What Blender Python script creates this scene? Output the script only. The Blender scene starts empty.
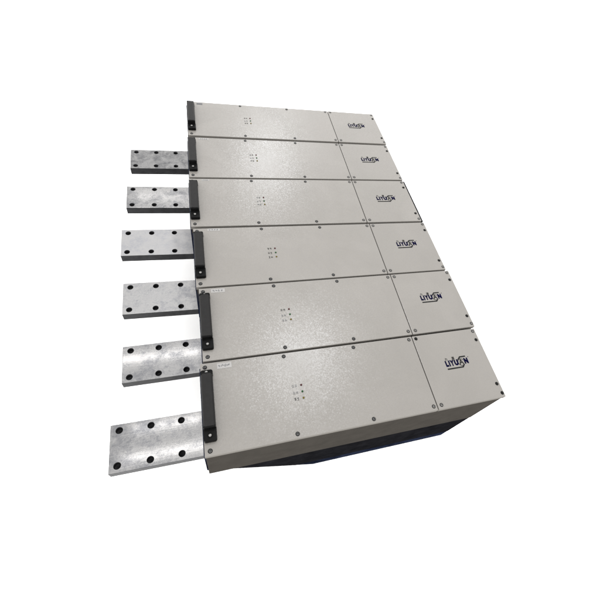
import bpy, bmesh, math, random
from mathutils import Vector, Matrix
random.seed(7)
sc = bpy.context.scene
COL = sc.collection
S = 0.2            # one cabinet width in metres
HB = 1.95          # cabinet height in cabinet widths
L = 3.691          # cabinet length

def V(x, y, z=0.0):
    """plan units (x right, y towards the viewer, z down from the cover) -> local metres above the cabinet foot"""
    return Vector((x * S, -y * S, (HB - z) * S))

# ------------------------------------------------------------------ node helpers
def new_mat(name):
    m = bpy.data.materials.new(name); m.use_nodes = True
    nt = m.node_tree; nt.nodes.clear()
    out = nt.nodes.new('ShaderNodeOutputMaterial'); b = nt.nodes.new('ShaderNodeBsdfPrincipled')
    nt.links.new(b.outputs[0], out.inputs[0])
    return m, nt, b

def coords(nt, scale=(1, 1, 1)):
    tc = nt.nodes.new('ShaderNodeTexCoord'); oi = nt.nodes.new('ShaderNodeObjectInfo')
    mul = nt.nodes.new('ShaderNodeVectorMath'); mul.operation = 'SCALE'; mul.inputs['Scale'].default_value = 7.3
    cb = nt.nodes.new('ShaderNodeCombineXYZ')
    for k in range(3): nt.links.new(oi.outputs['Random'], cb.inputs[k])
    nt.links.new(cb.outputs[0], mul.inputs[0])
    add = nt.nodes.new('ShaderNodeVectorMath'); add.operation = 'ADD'
    nt.links.new(tc.outputs['Object'], add.inputs[0]); nt.links.new(mul.outputs[0], add.inputs[1])
    mp = nt.nodes.new('ShaderNodeMapping'); mp.inputs['Scale'].default_value = scale
    nt.links.new(add.outputs[0], mp.inputs[0])
    return mp.outputs[0]

def noise(nt, vec, scale, detail=3, rough=0.5, dist=0.0):
    n = nt.nodes.new('ShaderNodeTexNoise'); n.inputs['Scale'].default_value = scale
    n.inputs['Detail'].default_value = detail; n.inputs['Roughness'].default_value = rough
    n.inputs['Distortion'].default_value = dist
    nt.links.new(vec, n.inputs['Vector']); return n.outputs['Fac']

def ramp(nt, fac, stops):
    r = nt.nodes.new('ShaderNodeValToRGB'); e = r.color_ramp.elements
    while len(e) < len(stops): e.new(0.5)
    for k, (p, c) in enumerate(stops):
        e[k].position = p; e[k].color = (c[0], c[1], c[2], 1) if isinstance(c, tuple) else (c, c, c, 1)
    nt.links.new(fac, r.inputs[0]); return r.outputs[0]

def mix(nt, a, b, fac, mode='MIX'):
    m = nt.nodes.new('ShaderNodeMix'); m.data_type = 'RGBA'; m.blend_type = mode
    for s, v in ((6, a), (7, b)):
        if hasattr(v, 'links') or hasattr(v, 'is_linked'): nt.links.new(v, m.inputs[s])
        else: m.inputs[s].default_value = (*v, 1)
    if isinstance(fac, (int, float)): m.inputs[0].default_value = fac
    else: nt.links.new(fac, m.inputs[0])
    return m.outputs[2]

def bump(nt, b, h, strength, dist):
    bp = nt.nodes.new('ShaderNodeBump'); bp.inputs['Strength'].default_value = strength
    bp.inputs['Distance'].default_value = dist
    nt.links.new(h, bp.inputs['Height']); nt.links.new(bp.outputs[0], b.inputs['Normal'])

def mat_paint(name, col, rough=0.27, grain=440, tilt=0.09, smudge=0.05, spec=0.3):
    """powder coat: tiny facets tilted at random, so a lamp breaks up into sparkle"""
    m, nt, b = new_mat(name); v = coords(nt); b.inputs['Specular IOR Level'].default_value = spec
    big = noise(nt, v, 6, 5, 0.62, 0.8)
    fine = noise(nt, v, 480, 2, 0.5)
    c = mix(nt, tuple(k * (1 - smudge) for k in col), tuple(k * (1 + smudge) for k in col), ramp(nt, big, [(0.32, 0.0), (0.62, 1.0)]))
    c = mix(nt, c, tuple(k * 0.78 for k in col), ramp(nt, fine, [(0.50, 0.0), (0.75, 0.55)]))
    oi = nt.nodes.new('ShaderNodeObjectInfo')
    c = mix(nt, c, tuple(k * 0.90 for k in col), ramp(nt, oi.outputs['Random'], [(0.0, 0.0), (1.0, 0.5)]))
    nt.links.new(c, b.inputs['Base Color'])
    nt.links.new(ramp(nt, big, [(0.25, rough - 0.03), (0.75, rough + 0.06)]), b.inputs['Roughness'])
    vo = nt.nodes.new('ShaderNodeTexVoronoi'); vo.inputs['Scale'].default_value = grain
    nt.links.new(v, vo.inputs['Vector'])
    sub = nt.nodes.new('ShaderNodeVectorMath'); sub.operation = 'SUBTRACT'; sub.inputs[1].default_value = (0.5, 0.5, 0.5)
    nt.links.new(vo.outputs['Color'], sub.inputs[0])
    scl = nt.nodes.new('ShaderNodeVectorMath'); scl.operation = 'SCALE'; scl.inputs['Scale'].default_value = tilt
    nt.links.new(sub.outputs[0], scl.inputs[0])
    bp = nt.nodes.new('ShaderNodeBump'); bp.inputs['Strength'].default_value = 0.6; bp.inputs['Distance'].default_value = 0.00012
    nt.links.new(noise(nt, v, 420, 2, 0.55), bp.inputs['Height'])
    add = nt.nodes.new('ShaderNodeVectorMath'); add.operation = 'ADD'
    nt.links.new(bp.outputs[0], add.inputs[0]); nt.links.new(scl.outputs[0], add.inputs[1])
    nrm = nt.nodes.new('ShaderNodeVectorMath'); nrm.operation = 'NORMALIZE'
    nt.links.new(add.outputs[0], nrm.inputs[0]); nt.links.new(nrm.outputs[0], b.inputs['Normal'])
    return m

def mat_plain(name, col, rough=0.5, metal=0.0, var=0.25, scale=60, bdist=0.0002, spec=0.12):
    m, nt, b = new_mat(name); b.inputs['Specular IOR Level'].default_value = spec; v = coords(nt)
    n = noise(nt, v, scale, 4, 0.6)
    c = mix(nt, tuple(k * (1 - var) for k in col), tuple(min(1, k * (1 + var)) for k in col), ramp(nt, n, [(0.3, 0.0), (0.7, 1.0)]))
    nt.links.new(c, b.inputs['Base Color'])
    b.inputs['Roughness'].default_value = rough; b.inputs['Metallic'].default_value = metal
    bump(nt, b, noise(nt, v, scale * 6, 2), 0.6, bdist)
    return m

def mat_bar(name, light, dark, stain, rough, seed):
    """tinned metal with cloudy stains and rolling marks along its length"""
    m, nt, b = new_mat(name)
    tc = nt.nodes.new('ShaderNodeTexCoord')
    mp = nt.nodes.new('ShaderNodeMapping'); mp.inputs['Location'].default_value = (seed * 3.17, seed * 1.31, seed)
    nt.links.new(tc.outputs['Object'], mp.inputs[0]); v = mp.outputs[0]
    cloud = noise(nt, v, 27, 6, 0.66, 0.3)
    wipe = noise(nt, v, 95, 5, 0.65, 2.0)
    mp2 = nt.nodes.new('ShaderNodeMapping'); mp2.inputs['Scale'].default_value = (6, 170, 60)
    nt.links.new(v, mp2.inputs[0]); lines = noise(nt, mp2.outputs[0], 1.6, 5, 0.65)
    lt = tuple(light * k for k in (1.0, 0.99, 0.99)); dk = tuple(dark * k for k in (0.96, 0.98, 1.06))
    patch = ramp(nt, cloud, [(0.56 - stain, 0.0), (0.80 - stain, 0.75)])
    c = mix(nt, lt, dk, patch)
    md = nt.nodes.new('ShaderNodeMath'); md.operation = 'MULTIPLY'; md.inputs[1].default_value = 1.0
    nt.links.new(ramp(nt, wipe, [(0.42, 0.0), (0.66, 0.9)]), md.inputs[0]); nt.links.new(ramp(nt, cloud, [(0.40, 0.25), (0.62, 1.0)]), md.inputs[1])
    c = mix(nt, c, dk, md.outputs[0])
    c = mix(nt, c, tuple(k * 1.12 for k in lt), ramp(nt, lines, [(0.52, 0.0), (0.75, 0.45)]))
    nt.links.new(c, b.inputs['Base Color'])
    b.inputs['Metallic'].default_value = 1.0
    nt.links.new(ramp(nt, cloud, [(0.3, rough * 0.8), (0.7, rough * 1.3)]), b.inputs['Roughness'])
    bump(nt, b, lines, 0.06, 0.0003)
    return m

PAINT = (0.127, 0.1195, 0.110)
M = dict(
    cover=mat_paint('cover_paint', PAINT),
    fold=mat_plain('cover_fold', PAINT, 0.7, 0, 0.05, 40, spec=0.0),
    body=mat_plain('body_shaded', (0.034, 0.031, 0.0275), 0.6, 0, 0.10, 20, spec=0.0),  # shade of the side walls put into a darker base colour than the covers
    black=mat_plain('matte_black', (0.006, 0.006, 0.007), 0.6, 0, 0.4, 25, spec=0.0),  # near-black for the lower body and the edge strip
    darkblue=mat_plain('dark_blue', (0.008, 0.0105, 0.020), 0.5, 0, 0.7, 18, 0.0006, spec=0.0),  # dark blue for the lowest band and the protective sheet
    grip=mat_plain('grip_plastic', (0.0052, 0.0049, 0.0048), 0.55, 0, 0.2, 90),
    cap=mat_plain('cap_plastic', (0.003, 0.003, 0.003), 0.45, 0, 0.2, 90, spec=0.04),
    steel=mat_plain('screw_steel', (0.15, 0.147, 0.142), 0.4, 0.8, 0.2, 300),
    darksteel=mat_plain('dark_screw', (0.08, 0.08, 0.08), 0.4, 0.8, 0.3, 300),
    blackscrew=mat_plain('black_screw', (0.003, 0.003, 0.003), 0.4, 0, 0.2, 300),
    recess=mat_plain('screw_recess', (0.004, 0.004, 0.004), 0.7, 0, 0.2, 300),
    hole=mat_plain('tapped_hole', (0.022, 0.022, 0.024), 0.6, 0.4, 0.4, 400),
    baredge=mat_plain('bar_edge', (0.020, 0.020, 0.0215), 0.5, 0.5, 0.35, 45),
    navy=mat_plain('navy_ink', (0.0016, 0.0016, 0.012), 0.6, 0, 0.1, spec=0.0),
    ink=mat_plain('grey_ink', (0.012, 0.012, 0.012), 0.6, 0, 0.1, spec=0.0),
    paleink=mat_plain('pale_ink', (0.075, 0.075, 0.077), 0.5, 0, 0.1),
    fadedink=mat_plain('faded_ink', (0.10, 0.10, 0.101), 0.6, 0, 0.1, spec=0.0),
    sticker=mat_plain('paper_sticker', (0.185, 0.180, 0.175), 0.5, 0, 0.05, 120),
    red=mat_plain('red_lens', (0.030, 0.005, 0.006), 0.2, 0, 0.1),
    green=mat_plain('green_lens', (0.005, 0.032, 0.009), 0.2, 0, 0.1),
    yellow=mat_plain('yellow_lens', (0.06, 0.045, 0.005), 0.2, 0, 0.1),
)

# ------------------------------------------------------------------ mesh helpers (plan units)
def add_box(bm, x0, x1, y0, y1, z0, z1, mi=0, bev=0.0, seg=2):
    """z0 is the upper face (smaller z = higher)"""
    b2 = bmesh.new()
    vs = [b2.verts.new(V(x, y, z)) for z in (z1, z0) for (x, y) in ((x0, y1), (x1, y1), (x1, y0), (x0, y0))]
    for f in ((3, 2, 1, 0), (4, 5, 6, 7), (0, 1, 5, 4), (1, 2, 6, 5), (2, 3, 7, 6), (3, 0, 4, 7)):
        b2.faces.new([vs[k] for k in f])
    if bev: bmesh.ops.bevel(b2, geom=b2.edges[:], offset=bev * S, segments=seg, profile=0.6, affect='EDGES')
    for f in b2.faces: f.material_index = mi; f.smooth = False
    merge(bm, b2)

def merge(bm, b2):
    me = bpy.data.meshes.new('tmp'); b2.to_mesh(me); b2.free(); bm.from_mesh(me); bpy.data.meshes.remove(me)

def add_prism(bm, pts, y0, y1, mi=0, bev=0.0):
    """profile of (x, z) points swept along y"""
    b2 = bmesh.new()
    a = [b2.verts.new(V(x, y0, z)) for x, z in pts]; c = [b2.verts.new(V(x, y1, z)) for x, z in pts]
    b2.faces.new(a); b2.faces.new(c[::-1])
    n = len(pts)
    for k in range(n): b2.faces.new([a[k], c[k], c[(k + 1) % n], a[(k + 1) % n]])
    bmesh.ops.recalc_face_normals(b2, faces=b2.faces[:])
    if bev: bmesh.ops.bevel(b2, geom=b2.edges[:], offset=bev * S, segments=2, profile=0.6, affect='EDGES')
    for f in b2.faces: f.material_index = mi
    merge(bm, b2)

def add_plate(bm, outline, z0, z1, mi=0, bev=0.0):
    """closed (x, y) outline as a plate from z1 (low) up to z0"""
    b2 = bmesh.new()
    a = [b2.verts.new(V(x, y, z0)) for x, y in outline]; c = [b2.verts.new(V(x, y, z1)) for x, y in outline]
    top = b2.faces.new(a); b2.faces.new(c[::-1]); n = len(a)
    for k in range(n): b2.faces.new([a[k], c[k], c[(k + 1) % n], a[(k + 1) % n]])
    bmesh.ops.recalc_face_normals(b2, faces=b2.faces[:])
    if bev: bmesh.ops.bevel(b2, geom=list(top.edges), offset=bev * S, segments=2, profile=0.6, affect='EDGES')
    for f in b2.faces: f.material_index = mi
    merge(bm, b2)

def add_lathe(bm, cx, cy, prof, n=20, mi=0, smooth=True):
    """prof: (radius, z) from outer foot to the centre"""
    rings = []
    for r, z in prof:
        if r < 1e-6: rings.append([bm.verts.new(V(cx, cy, z))])
        else: rings.append([bm.verts.new(V(cx + r * math.cos(2 * math.pi * k / n), cy - r * math.sin(2 * math.pi * k / n), z)) for k in range(n)])
    for a, b in zip(rings, rings[1:]):
        for k in range(n):
            k2 = (k + 1) % n
            f = bm.faces.new([a[k], a[k2], b[0]] if len(b) == 1 else [a[0], b[k2], b[k]] if len(a) == 1 else [a[k], a[k2], b[k2], b[k]])
            f.material_index = mi; f.smooth = smooth

def stroke(bm, p, q, w, z0, z1, mi=0):
    p = Vector(p); q = Vector(q); d = (q - p).normalized(); n = Vector((-d.y, d.x)) * w / 2; e = d * w * 0.25
    add_plate(bm, [tuple(p - n - e), tuple(q - n + e), tuple(q + n + e), tuple(p + n - e)], z0, z1, mi)

def add_text(bm, txt, x, y, height, width, z0, z1, mi, fat=0.0):
    """raised lettering: left end x, baseline y; scaled to the given cap height and width"""
    cu = bpy.data.curves.new('t', 'FONT'); cu.body = txt; cu.size = 1; cu.extrude = 0.5; cu.offset = fat; cu.resolution_u = 3
    ob = bpy.data.objects.new('t', cu); COL.objects.link(ob)
    dg = bpy.context.evaluated_depsgraph_get(); dg.update()
    me = bpy.data.meshes.new_from_object(ob.evaluated_get(dg))
    if len(me.vertices):
        xs = [v.co.x for v in me.vertices]; ys = [v.co.y for v in me.vertices]
        x0, x1, y0, y1 = min(xs), max(xs), min(ys), max(ys)
        for v in me.vertices:
            u = (v.co.x - x0) / (x1 - x0) * width; w = (v.co.y - y0) / (y1 - y0) * height
            v.co = V(x + u, y - w, z0 if v.co.z > 0 else z1)
        for pl in me.polygons: pl.material_index = mi
        bm.from_mesh(me)
    bpy.data.objects.remove(ob); bpy.data.curves.remove(cu); bpy.data.meshes.remove(me)

def folded(bm):
    for f in bm.faces: f.material_index = 0 if f.normal.z > 0.95 else 1
    return bm

def mesh_of(name, bm, mats):
    me = bpy.data.meshes.new(name); bm.to_mesh(me); bm.free()
    for m in (mats if isinstance(mats, (list, tuple)) else [mats]): me.materials.append(m)
    return me

def part(name, me, parent, label=None):
    o = bpy.data.objects.new(name, me); COL.objects.link(o); o.parent = parent
    if label: o['label'] = label
    return o

# ------------------------------------------------------------------ meshes shared by all six cabinets
T = 0.060          # cover thickness
bm = bmesh.new(); add_box(bm, 0.0, 2.680, 0.0, 1.0, 0.0, T, bev=0.006); ME_cover = mesh_of('main_cover', folded(bm), [M['cover'], M['fold']])
bm = bmesh.new(); add_box(bm, 2.692, L, 0.0, 1.0, 0.0, T, bev=0.006); ME_end = mesh_of('end_cover', folded(bm), [M['cover'], M['fold']])
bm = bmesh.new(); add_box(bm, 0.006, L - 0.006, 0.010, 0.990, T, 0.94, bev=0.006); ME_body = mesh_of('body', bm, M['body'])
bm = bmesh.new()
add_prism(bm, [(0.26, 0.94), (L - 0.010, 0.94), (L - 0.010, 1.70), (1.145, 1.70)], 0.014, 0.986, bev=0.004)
ME_base = mesh_of('lower_section', bm, M['black'])  # lower stretch of the body, darker than the part above
bm = bmesh.new(); add_prism(bm, [(1.150, 1.70), (L - 0.012, 1.70), (L - 0.012, HB), (1.44, HB)], 0.016, 0.984, bev=0.004); ME_band = mesh_of('bottom_band', bm, M['darkblue'])  # lowest stretch of the body, dark blue
bm = bmesh.new(); add_box(bm, -0.011, 0.006, 0.03, 0.97, 0.06, 0.82, bev=0.002); ME_film = mesh_of('protective_film', bm, M['darkblue'])

# carrying handle: raised grip bar between two end caps
bm = bmesh.new()
add_prism(bm, [(0.002, -0.062), (0.007, -0.098), (0.024, -0.112), (0.106, -0.112), (0.122, -0.098), (0.127, -0.062)], 0.165, 0.732, 0, 0.003)
ME_grip = mesh_of('handle', bm, M['grip'])
def cap_mesh(y0, y1, ys):
    bm = bmesh.new(); r = 0.022
    x0, x1 = 0.001, 0.130
    up = ys > 0.5
    o = []
    def arc(cx, cy, a0, a1):
        for k in range(6):
            a = math.radians(a0 + (a1 - a0) * k / 5); o.append((cx + r * math.cos(a), cy + r * math.sin(a)))
    if up:
        o += [(x0, y0), (x1, y0)]; arc(x1 - r, y1 - r, 0, 90); arc(x0 + r, y1 - r, 90, 180)
    else:
        arc(x0 + r, y0 + r, 180, 270); arc(x1 - r, y0 + r, 270, 360); o += [(x1, y1), (x0, y1)]
    add_plate(bm, o, -0.050, 0.0, 0, 0.010)
    # cheek that carries the grip
    ya, yb = (y0 - 0.008, y0 + 0.016) if up else (y1 - 0.016, y1 + 0.008)
    add_box(bm, 0.005, 0.124, ya, yb, -0.107, -0.045, 0, 0.006)
    add_lathe(bm, 0.064, ys, [(0.026, -0.049), (0.026, -0.056), (0.021, -0.058), (0.019, -0.054), (0, -0.054)], 20, 0)
    add_lathe(bm, 0.064, ys, [(0.016, -0.053), (0.016, -0.060), (0.011, -0.065), (0, -0.066)], 16, 1)
    return mesh_of('end_cap', bm, [M['cap'], M['steel']])
ME_cap_far = cap_mesh(0.098, 0.166, 0.130)
ME_cap_near = cap_mesh(0.730, 0.868, 0.810)

def screw_mesh(head, r=0.021, h=0.78):
    bm = bmesh.new()
    add_lathe(bm, 0, 0, [(r + 0.003, 0.0008), (r + 0.003, -0.0015), (r * 0.7, -0.002)], 20, 1, False)
    add_lathe(bm, 0, 0, [(r * h, 0.0), (r * h, -0.007), (r * h * 0.75, -0.012), (r * h * 0.35, -0.014), (0, -0.0145)], 20, 0)
    for a in (0.5, 0.5 + math.pi / 2):
        c, s = math.cos(a), math.sin(a)
        stroke(bm, (-c * r * .55, -s * r * .55), (c * r * .55, s * r * .55), r * 0.26, -0.0152, -0.010, 1)
    return mesh_of('screw', bm, [M[head], M['recess']])
ME_screw = {k: screw_mesh(v) for k, v in (('dark', 'darksteel'), ('grey', 'steel'), ('black', 'blackscrew'))}

def led_mesh(c):
    bm = bmesh.new(); r = 0.0118
    add_lathe(bm, 0, 0, [(r, 0.0), (r, -0.005), (r * .7, -0.011), (0, -0.013)], 16, 0)
    return mesh_of('indicator_light', bm, M[c])
ME_led = {c: led_mesh(c) for c in ('red', 'green', 'yellow')}

# company mark on the end cover
bm = bmesh.new(); zt, zb = -0.0022, 0.0
for ch, x, w in (('L', 3.022, 0.042), ('I', 3.072, 0.018), ('Y', 3.096, 0.056), ('U', 3.156, 0.062)):
    add_text(bm, ch, x, 0.492, 0.082, w, zt, zb, 0, 0.075)
add_text(bm, 'A', 3.226, 0.490, 0.074, 0.072, zt, zb, 1, 0.02)
add_text(bm, 'N', 3.310, 0.488, 0.080, 0.062, zt, zb, 0, 0.085)
for k in range(22):   # thin ring round the A
    a, b = 2 * math.pi * k / 22, 2 * math.pi * (k + 1) / 22
    if 0.7 < a < 5.6:
        stroke(bm, (3.262 + .047 * math.cos(a), .458 + .047 * math.sin(a)), (3.262 + .047 * math.cos(b), .458 + .047 * math.sin(b)), 0.006, zt + .0003, zb, 1)
for p, q in (((3.028, .525), (3.262, .525)), ((3.262, .525), (3.292, .492)), ((3.228, .420), (3.268, .384)), ((3.268, .384), (3.350, .384))):
    stroke(bm, p, q, 0.017, zt - .0003, zb, 1)
add_text(bm, '力', 3.036, 0.408, 0.036, 0.036, zt, zb, 1, 0.01)
add_text(bm, '源', 3.140, 0.408, 0.042, 0.042, zt, zb, 1, 0.01)
add_lathe(bm, 3.392, 0.398, [(0.006, 0), (0.006, -0.002), (0, -0.002)], 10, 1)
ME_logo = mesh_of('logo', bm, [M['navy'], M['ink']])

# printed captions beside the lights: small worn characters, unreadable at this size
def legend(kinds, seed):
    rnd = random.Random(seed); bm = bmesh.new()
    for row, (y, k) in enumerate(zip((0.425, 0.505, 0.578), kinds)):
        for x in (0.990, 1.024):
            for t in range(4):
                if rnd.random() < .5: stroke(bm, (x - .011, y - .013 + .009 * t), (x + .010, y - .013 + .009 * t), 0.0030, -0.0016 - .0002 * t, 0.0, k)
                else: stroke(bm, (x - .009 + .006 * t, y - .013), (x - .009 + .006 * t, y + .013), 0.0030, -0.0017 - .0002 * t, 0.0, k)
    return mesh_of('printed_caption', bm, [M['ink'], M['paleink']])
def sticker(x0, x1, y0, y1, seed, paper='sticker', marks=4):
    rnd = random.Random(seed); bm = bmesh.new()
    add_plate(bm, [(x0, y0), (x1, y0), (x1, y1), (x0, y1)], -0.0022, 0.0, 0)
    w = (x1 - x0) / (marks + 1.0); h = (y1 - y0)
    for k in range(marks):
        cx = x0 + w * (k + 0.9)
        for t in range(3):
            a = rnd.uniform(0, math.pi); l = h * rnd.uniform(0.13, 0.22)
            px, py = cx + rnd.uniform(-.2, .2) * w, (y0 + y1) / 2 + rnd.uniform(-.12, .12) * h
            stroke(bm, (px - l * math.cos(a), py - l * math.sin(a)), (px + l * math.cos(a), py + l * math.sin(a)), 0.006, -0.0034 - .0002 * t, -0.001, 1)
    return mesh_of('sticker', bm, [M[paper], M['fadedink']])

# ------------------------------------------------------------------ busbars
ZB, TB = 0.92, 0.138
def busbar_mesh(i, pts, holes, mat):
    """pts: the four upper corners; the bar runs a little way into the cabinet"""
    bm = bmesh.new()
    (ax, ay), (bx, by), (cx, cy), (dx, dy) = pts
    add_plate(bm, [(ax, ay), (bx, by), (cx, cy), (dx, dy)], ZB, ZB + TB, 0, 0.007)
    for f in bm.faces:
        if abs(f.normal.z) < 0.5: f.material_index = 1
    me = mesh_of('busbar', bm, [mat, M['baredge'], M['hole']])
    ob = bpy.data.objects.new('busbar_blank', me); COL.objects.link(ob)
    bm = bmesh.new()
    for hx, hy in holes:
        add_lathe(bm, hx, hy, [(0, ZB + 0.095), (0.037, ZB + 0.075), (0.037, ZB + 0.006), (0.043, ZB - 0.004), (0.043, ZB - 0.05), (0, ZB - 0.05)], 28, 2, False)
    bmesh.ops.remove_doubles(bm, verts=bm.verts[:], dist=1e-6)
    bmesh.ops.recalc_face_normals(bm, faces=bm.faces[:])
    cme = mesh_of('c', bm, [mat, M['baredge'], M['hole']])
    co = bpy.data.objects.new('drill', cme); COL.objects.link(co)
    md = ob.modifiers.new('b', 'BOOLEAN'); md.object = co; md.operation = 'DIFFERENCE'; md.solver = 'EXACT'
    dg = bpy.context.evaluated_depsgraph_get(); dg.update()
    res = bpy.data.meshes.new_from_object(ob.evaluated_get(dg))
    res.name = 'busbar'
    for o in (ob, co): bpy.data.objects.remove(o)
    bpy.data.meshes.remove(me); bpy.data.meshes.remove(cme)
    return res

#        light  dark  stain rough
BARS = [(0.150, 0.050, 0.13, 0.17), (0.175, 0.080, 0.09, 0.11), (0.210, 0.175, 0.04, 0.40),
        (0.200, 0.125, 0.07, 0.26), (0.172, 0.088, 0.09, 0.085), (0.162, 0.080, 0.10, 0.085)]
BX = [(-1.070, 0.228, 0.760), (-1.072, 0.203, 0.730), (-1.090, 0.197, 0.735), (-1.042, 0.222, 0.757), (-1.026, 0.222, 0.738), (-1.074, 0.232, 0.780)]
BROT = [-0.010, 0.018, 0.026, 0.024, -0.004, 0.006]

# ------------------------------------------------------------------ the six cabinets
PLACE = [(0.0000, 0.0000, 0.0000), (-0.0166, 1.0520, 0.0244), (-0.0290, 2.0865, 0.0056), (-0.0036, 3.1250, -0.0361), (0.0256, 4.1509, -0.0555), (-0.0055, 5.1750, 0.0343)]
LABELS = [
    'farthest grey cabinet, at the back of the row, with a grey sticker by its handle',
    'grey cabinet, second from the back, just behind the one with a black right edge',
    'grey cabinet, third from the back, with a black strip along its short right edge',
    'grey cabinet, third from the front, with the darkest printed captions beside its small lights',
    'grey cabinet just behind the front one, white sticker close to its top left screw',
    'front grey cabinet whose long dark side wall and blue lower edge show',
]
GROUP = 'grey metal cabinets standing side by side in a row'
SCREWS = [(0.05, 0.05, 'dark'), (0.055, 0.95, 'dark'), (0.945, 0.042, 'dark'), (1.838, 0.045, 'dark'), (2.632, 0.042, 'grey'), (2.738, 0.042, 'grey'),
          (3.640, 0.175, 'black'), (3.648, 0.042, 'grey'), (3.642, 0.820, 'black'), (3.658, 0.948, 'grey'), (2.636, 0.948, 'grey'), (2.745, 0.948, 'grey'),
          (0.950, 0.952, 'dark'), (1.842, 0.955, 'dark')]
STK = {0: (0.17, 0.27, 0.03, 0.085, 'paleink'), 1: (0.18, 0.34, 0.02, 0.055, 'sticker'), 2: (0.19, 0.30, 0.018, 0.05, 'sticker'),
       3: (0.19, 0.36, 0.012, 0.055, 'sticker'), 4: (0.145, 0.315, 0.022, 0.078, 'sticker'), 5: (0.18, 0.34, 0.022, 0.088, 'sticker')}
LEG = {0: (0, 1, 0), 1: (0, 1, 0), 2: (1, 1, 1), 3: (0, 0, 0), 4: (0, 1, 1), 5: (1, 1, 0)}
for i, (px, py, rz) in enumerate(PLACE):
    root = bpy.data.objects.new('metal_cabinet', None); COL.objects.link(root)
    root.empty_display_size = 0.05
    root.location = (px * S, -py * S, 0.0); root.rotation_euler = (0, 0, -math.radians(rz))
    root['label'] = LABELS[i]; root['category'] = 'cabinet'; root['group'] = GROUP
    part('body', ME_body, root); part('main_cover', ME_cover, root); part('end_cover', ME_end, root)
    part('lower_section', ME_base, root); part('bottom_band', ME_band, root); part('protective_film', ME_film, root)
    h = part('handle', ME_grip, root)
    part('end_cap', ME_cap_far, h); part('end_cap', ME_cap_near, h)
    for x, y, k in SCREWS:
        if i == 5 and (x, y) in ((2.738, 0.042), (3.658, 0.948)): k = 'black'
        s = part('screw', ME_screw[k], root)
        s.location = (x * S, -y * S, 0.0)
        s.rotation_euler = (0, 0, random.uniform(0, math.pi))
    for c, y in (('red', 0.422), ('green', 0.500), ('yellow', 0.575)):
        o = part('indicator_light', ME_led[c], root, c + ' indicator light'); o.location = (1.088 * S, -y * S, 0)
    part('printed_caption', legend(LEG[i], 11 + i), root)
    part('logo', ME_logo, root)
    x0, x1, y0, y1, pm = STK[i]
    part('sticker', sticker(x0, x1, y0, y1, 40 + i, pm), root)
    # busbar
    bx, y0, y1 = BX[i]; t = BROT[i]
    pts = [(bx, y0 - t / 2), (0.12, y0 + t / 2), (0.12, y1 + t / 2), (bx + 0.012, y1 - t / 2)]
    hs = []
    for fx in (0.099, 0.443, 0.787):
        for fy in (0.138, 0.862):
            hs.append((bx + fx, y0 + (y1 - y0) * fy + t * (fx / 1.1 - 0.5)))
    lt, dk, st, ro = BARS[i]
    part('busbar', busbar_mesh(i, pts, hs, mat_bar('tinned_metal', lt, dk, st, ro, i + 1.0)), root)
    if i == 2:
        bm = bmesh.new(); add_box(bm, L - 0.004, L + 0.034, 0.0, 1.0, 0.012, 0.5, bev=0.003)
        part('edge_strip', mesh_of('edge_strip', bm, M['black']), root)

# ------------------------------------------------------------------ white surface under the cabinets
bm = bmesh.new(); R_ = 30.0
vs = [bm.verts.new((x, y, 0)) for x, y in ((-R_, -R_), (R_, -R_), (R_, R_), (-R_, R_))]; bm.faces.new(vs)
m, nt, b = new_mat('white_floor')
v = coords(nt); n = noise(nt, v, 3, 3)
nt.links.new(mix(nt, (0.92, 0.92, 0.92), (0.95, 0.95, 0.95), n), b.inputs['Base Color'])
b.inputs['Roughness'].default_value = 0.9; b.inputs['Specular IOR Level'].default_value = 0.1
fl = bpy.data.objects.new('floor', mesh_of('floor', bm, m)); COL.objects.link(fl); fl['kind'] = 'structure'

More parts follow.
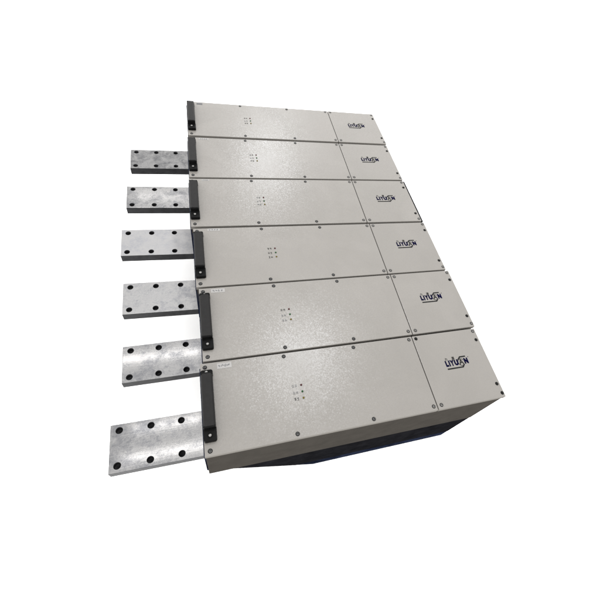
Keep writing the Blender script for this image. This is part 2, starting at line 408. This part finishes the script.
# ------------------------------------------------------------------ light: an even bright room and small ceiling lamps
w = bpy.data.worlds.new('World'); sc.world = w; w.use_nodes = True
bg = w.node_tree.nodes['Background']; bg.inputs[0].default_value = (1.0, 0.995, 0.985, 1); bg.inputs[1].default_value = 2.9

CAM = Vector((0.16270, 7.11343, -4.36660))
def lamp(name, x, y, h, sx, sy, radiance, zp=0.0, col=(1, 0.98, 0.95)):
    """a ceiling lamp h above the covers whose mirror image falls on (x, y) of the plane zp"""
    k = (h + zp) / (zp - CAM.z)
    lx, ly = x + (x - CAM.x) * k, y + (y - CAM.y) * k
    ld = bpy.data.lights.new(name, 'AREA'); ld.shape = 'RECTANGLE'; ld.size = sx * S; ld.size_y = sy * S
    ld.color = col; ld.energy = radiance * math.pi * sx * sy * S * S
    o = bpy.data.objects.new(name, ld); COL.objects.link(o); o.location = V(lx, ly, -h)
    return o
lamp('ceiling_lamp', 1.20, 1.80, 10, 1.2, 1.2, 140, col=(0.93, 0.96, 1.0))
lamp('ceiling_lamp', 1.12, 5.28, 10, 1.2, 1.2, 105, col=(0.93, 0.96, 1.0))
for y, xc, ln in ((1.50, -0.5, 0.9), (4.57, -0.55, 1.1), (5.50, -0.45, 0.8), (5.83, -0.45, 1.0)):
    lamp('tube_lamp', xc, y, 10, ln * 3, 0.14, 12, ZB)

# ------------------------------------------------------------------ camera
cd = bpy.data.cameras.new('Camera'); co = bpy.data.objects.new('Camera', cd); COL.objects.link(co)
F, CX, CY = 390.8022, 341.3071, 280.8866
cd.sensor_width = 36; cd.lens = F / 600 * 36; cd.shift_x = (300 - CX) / 600; cd.shift_y = (CY - 300) / 600
cd.clip_start = 0.01; cd.clip_end = 200
R = [(0.945129, 0.239057, -0.222672), (-0.070999, 0.815594, 0.574253), (0.318889, -0.526933, 0.787814)]
flip = lambda r: Vector((r[0], -r[1], -r[2]))
right, up, back = flip(R[0]), -flip(R[1]), -flip(R[2])
mw = Matrix((right, up, back)).transposed().to_4x4(); mw.translation = V(*CAM)
co.matrix_world = mw
sc.camera = co

sc.render.engine = 'CYCLES'
sc.view_settings.view_transform = 'Standard'; sc.view_settings.look = 'None'
sc.view_settings.exposure = 0.0; sc.view_settings.gamma = 1.0
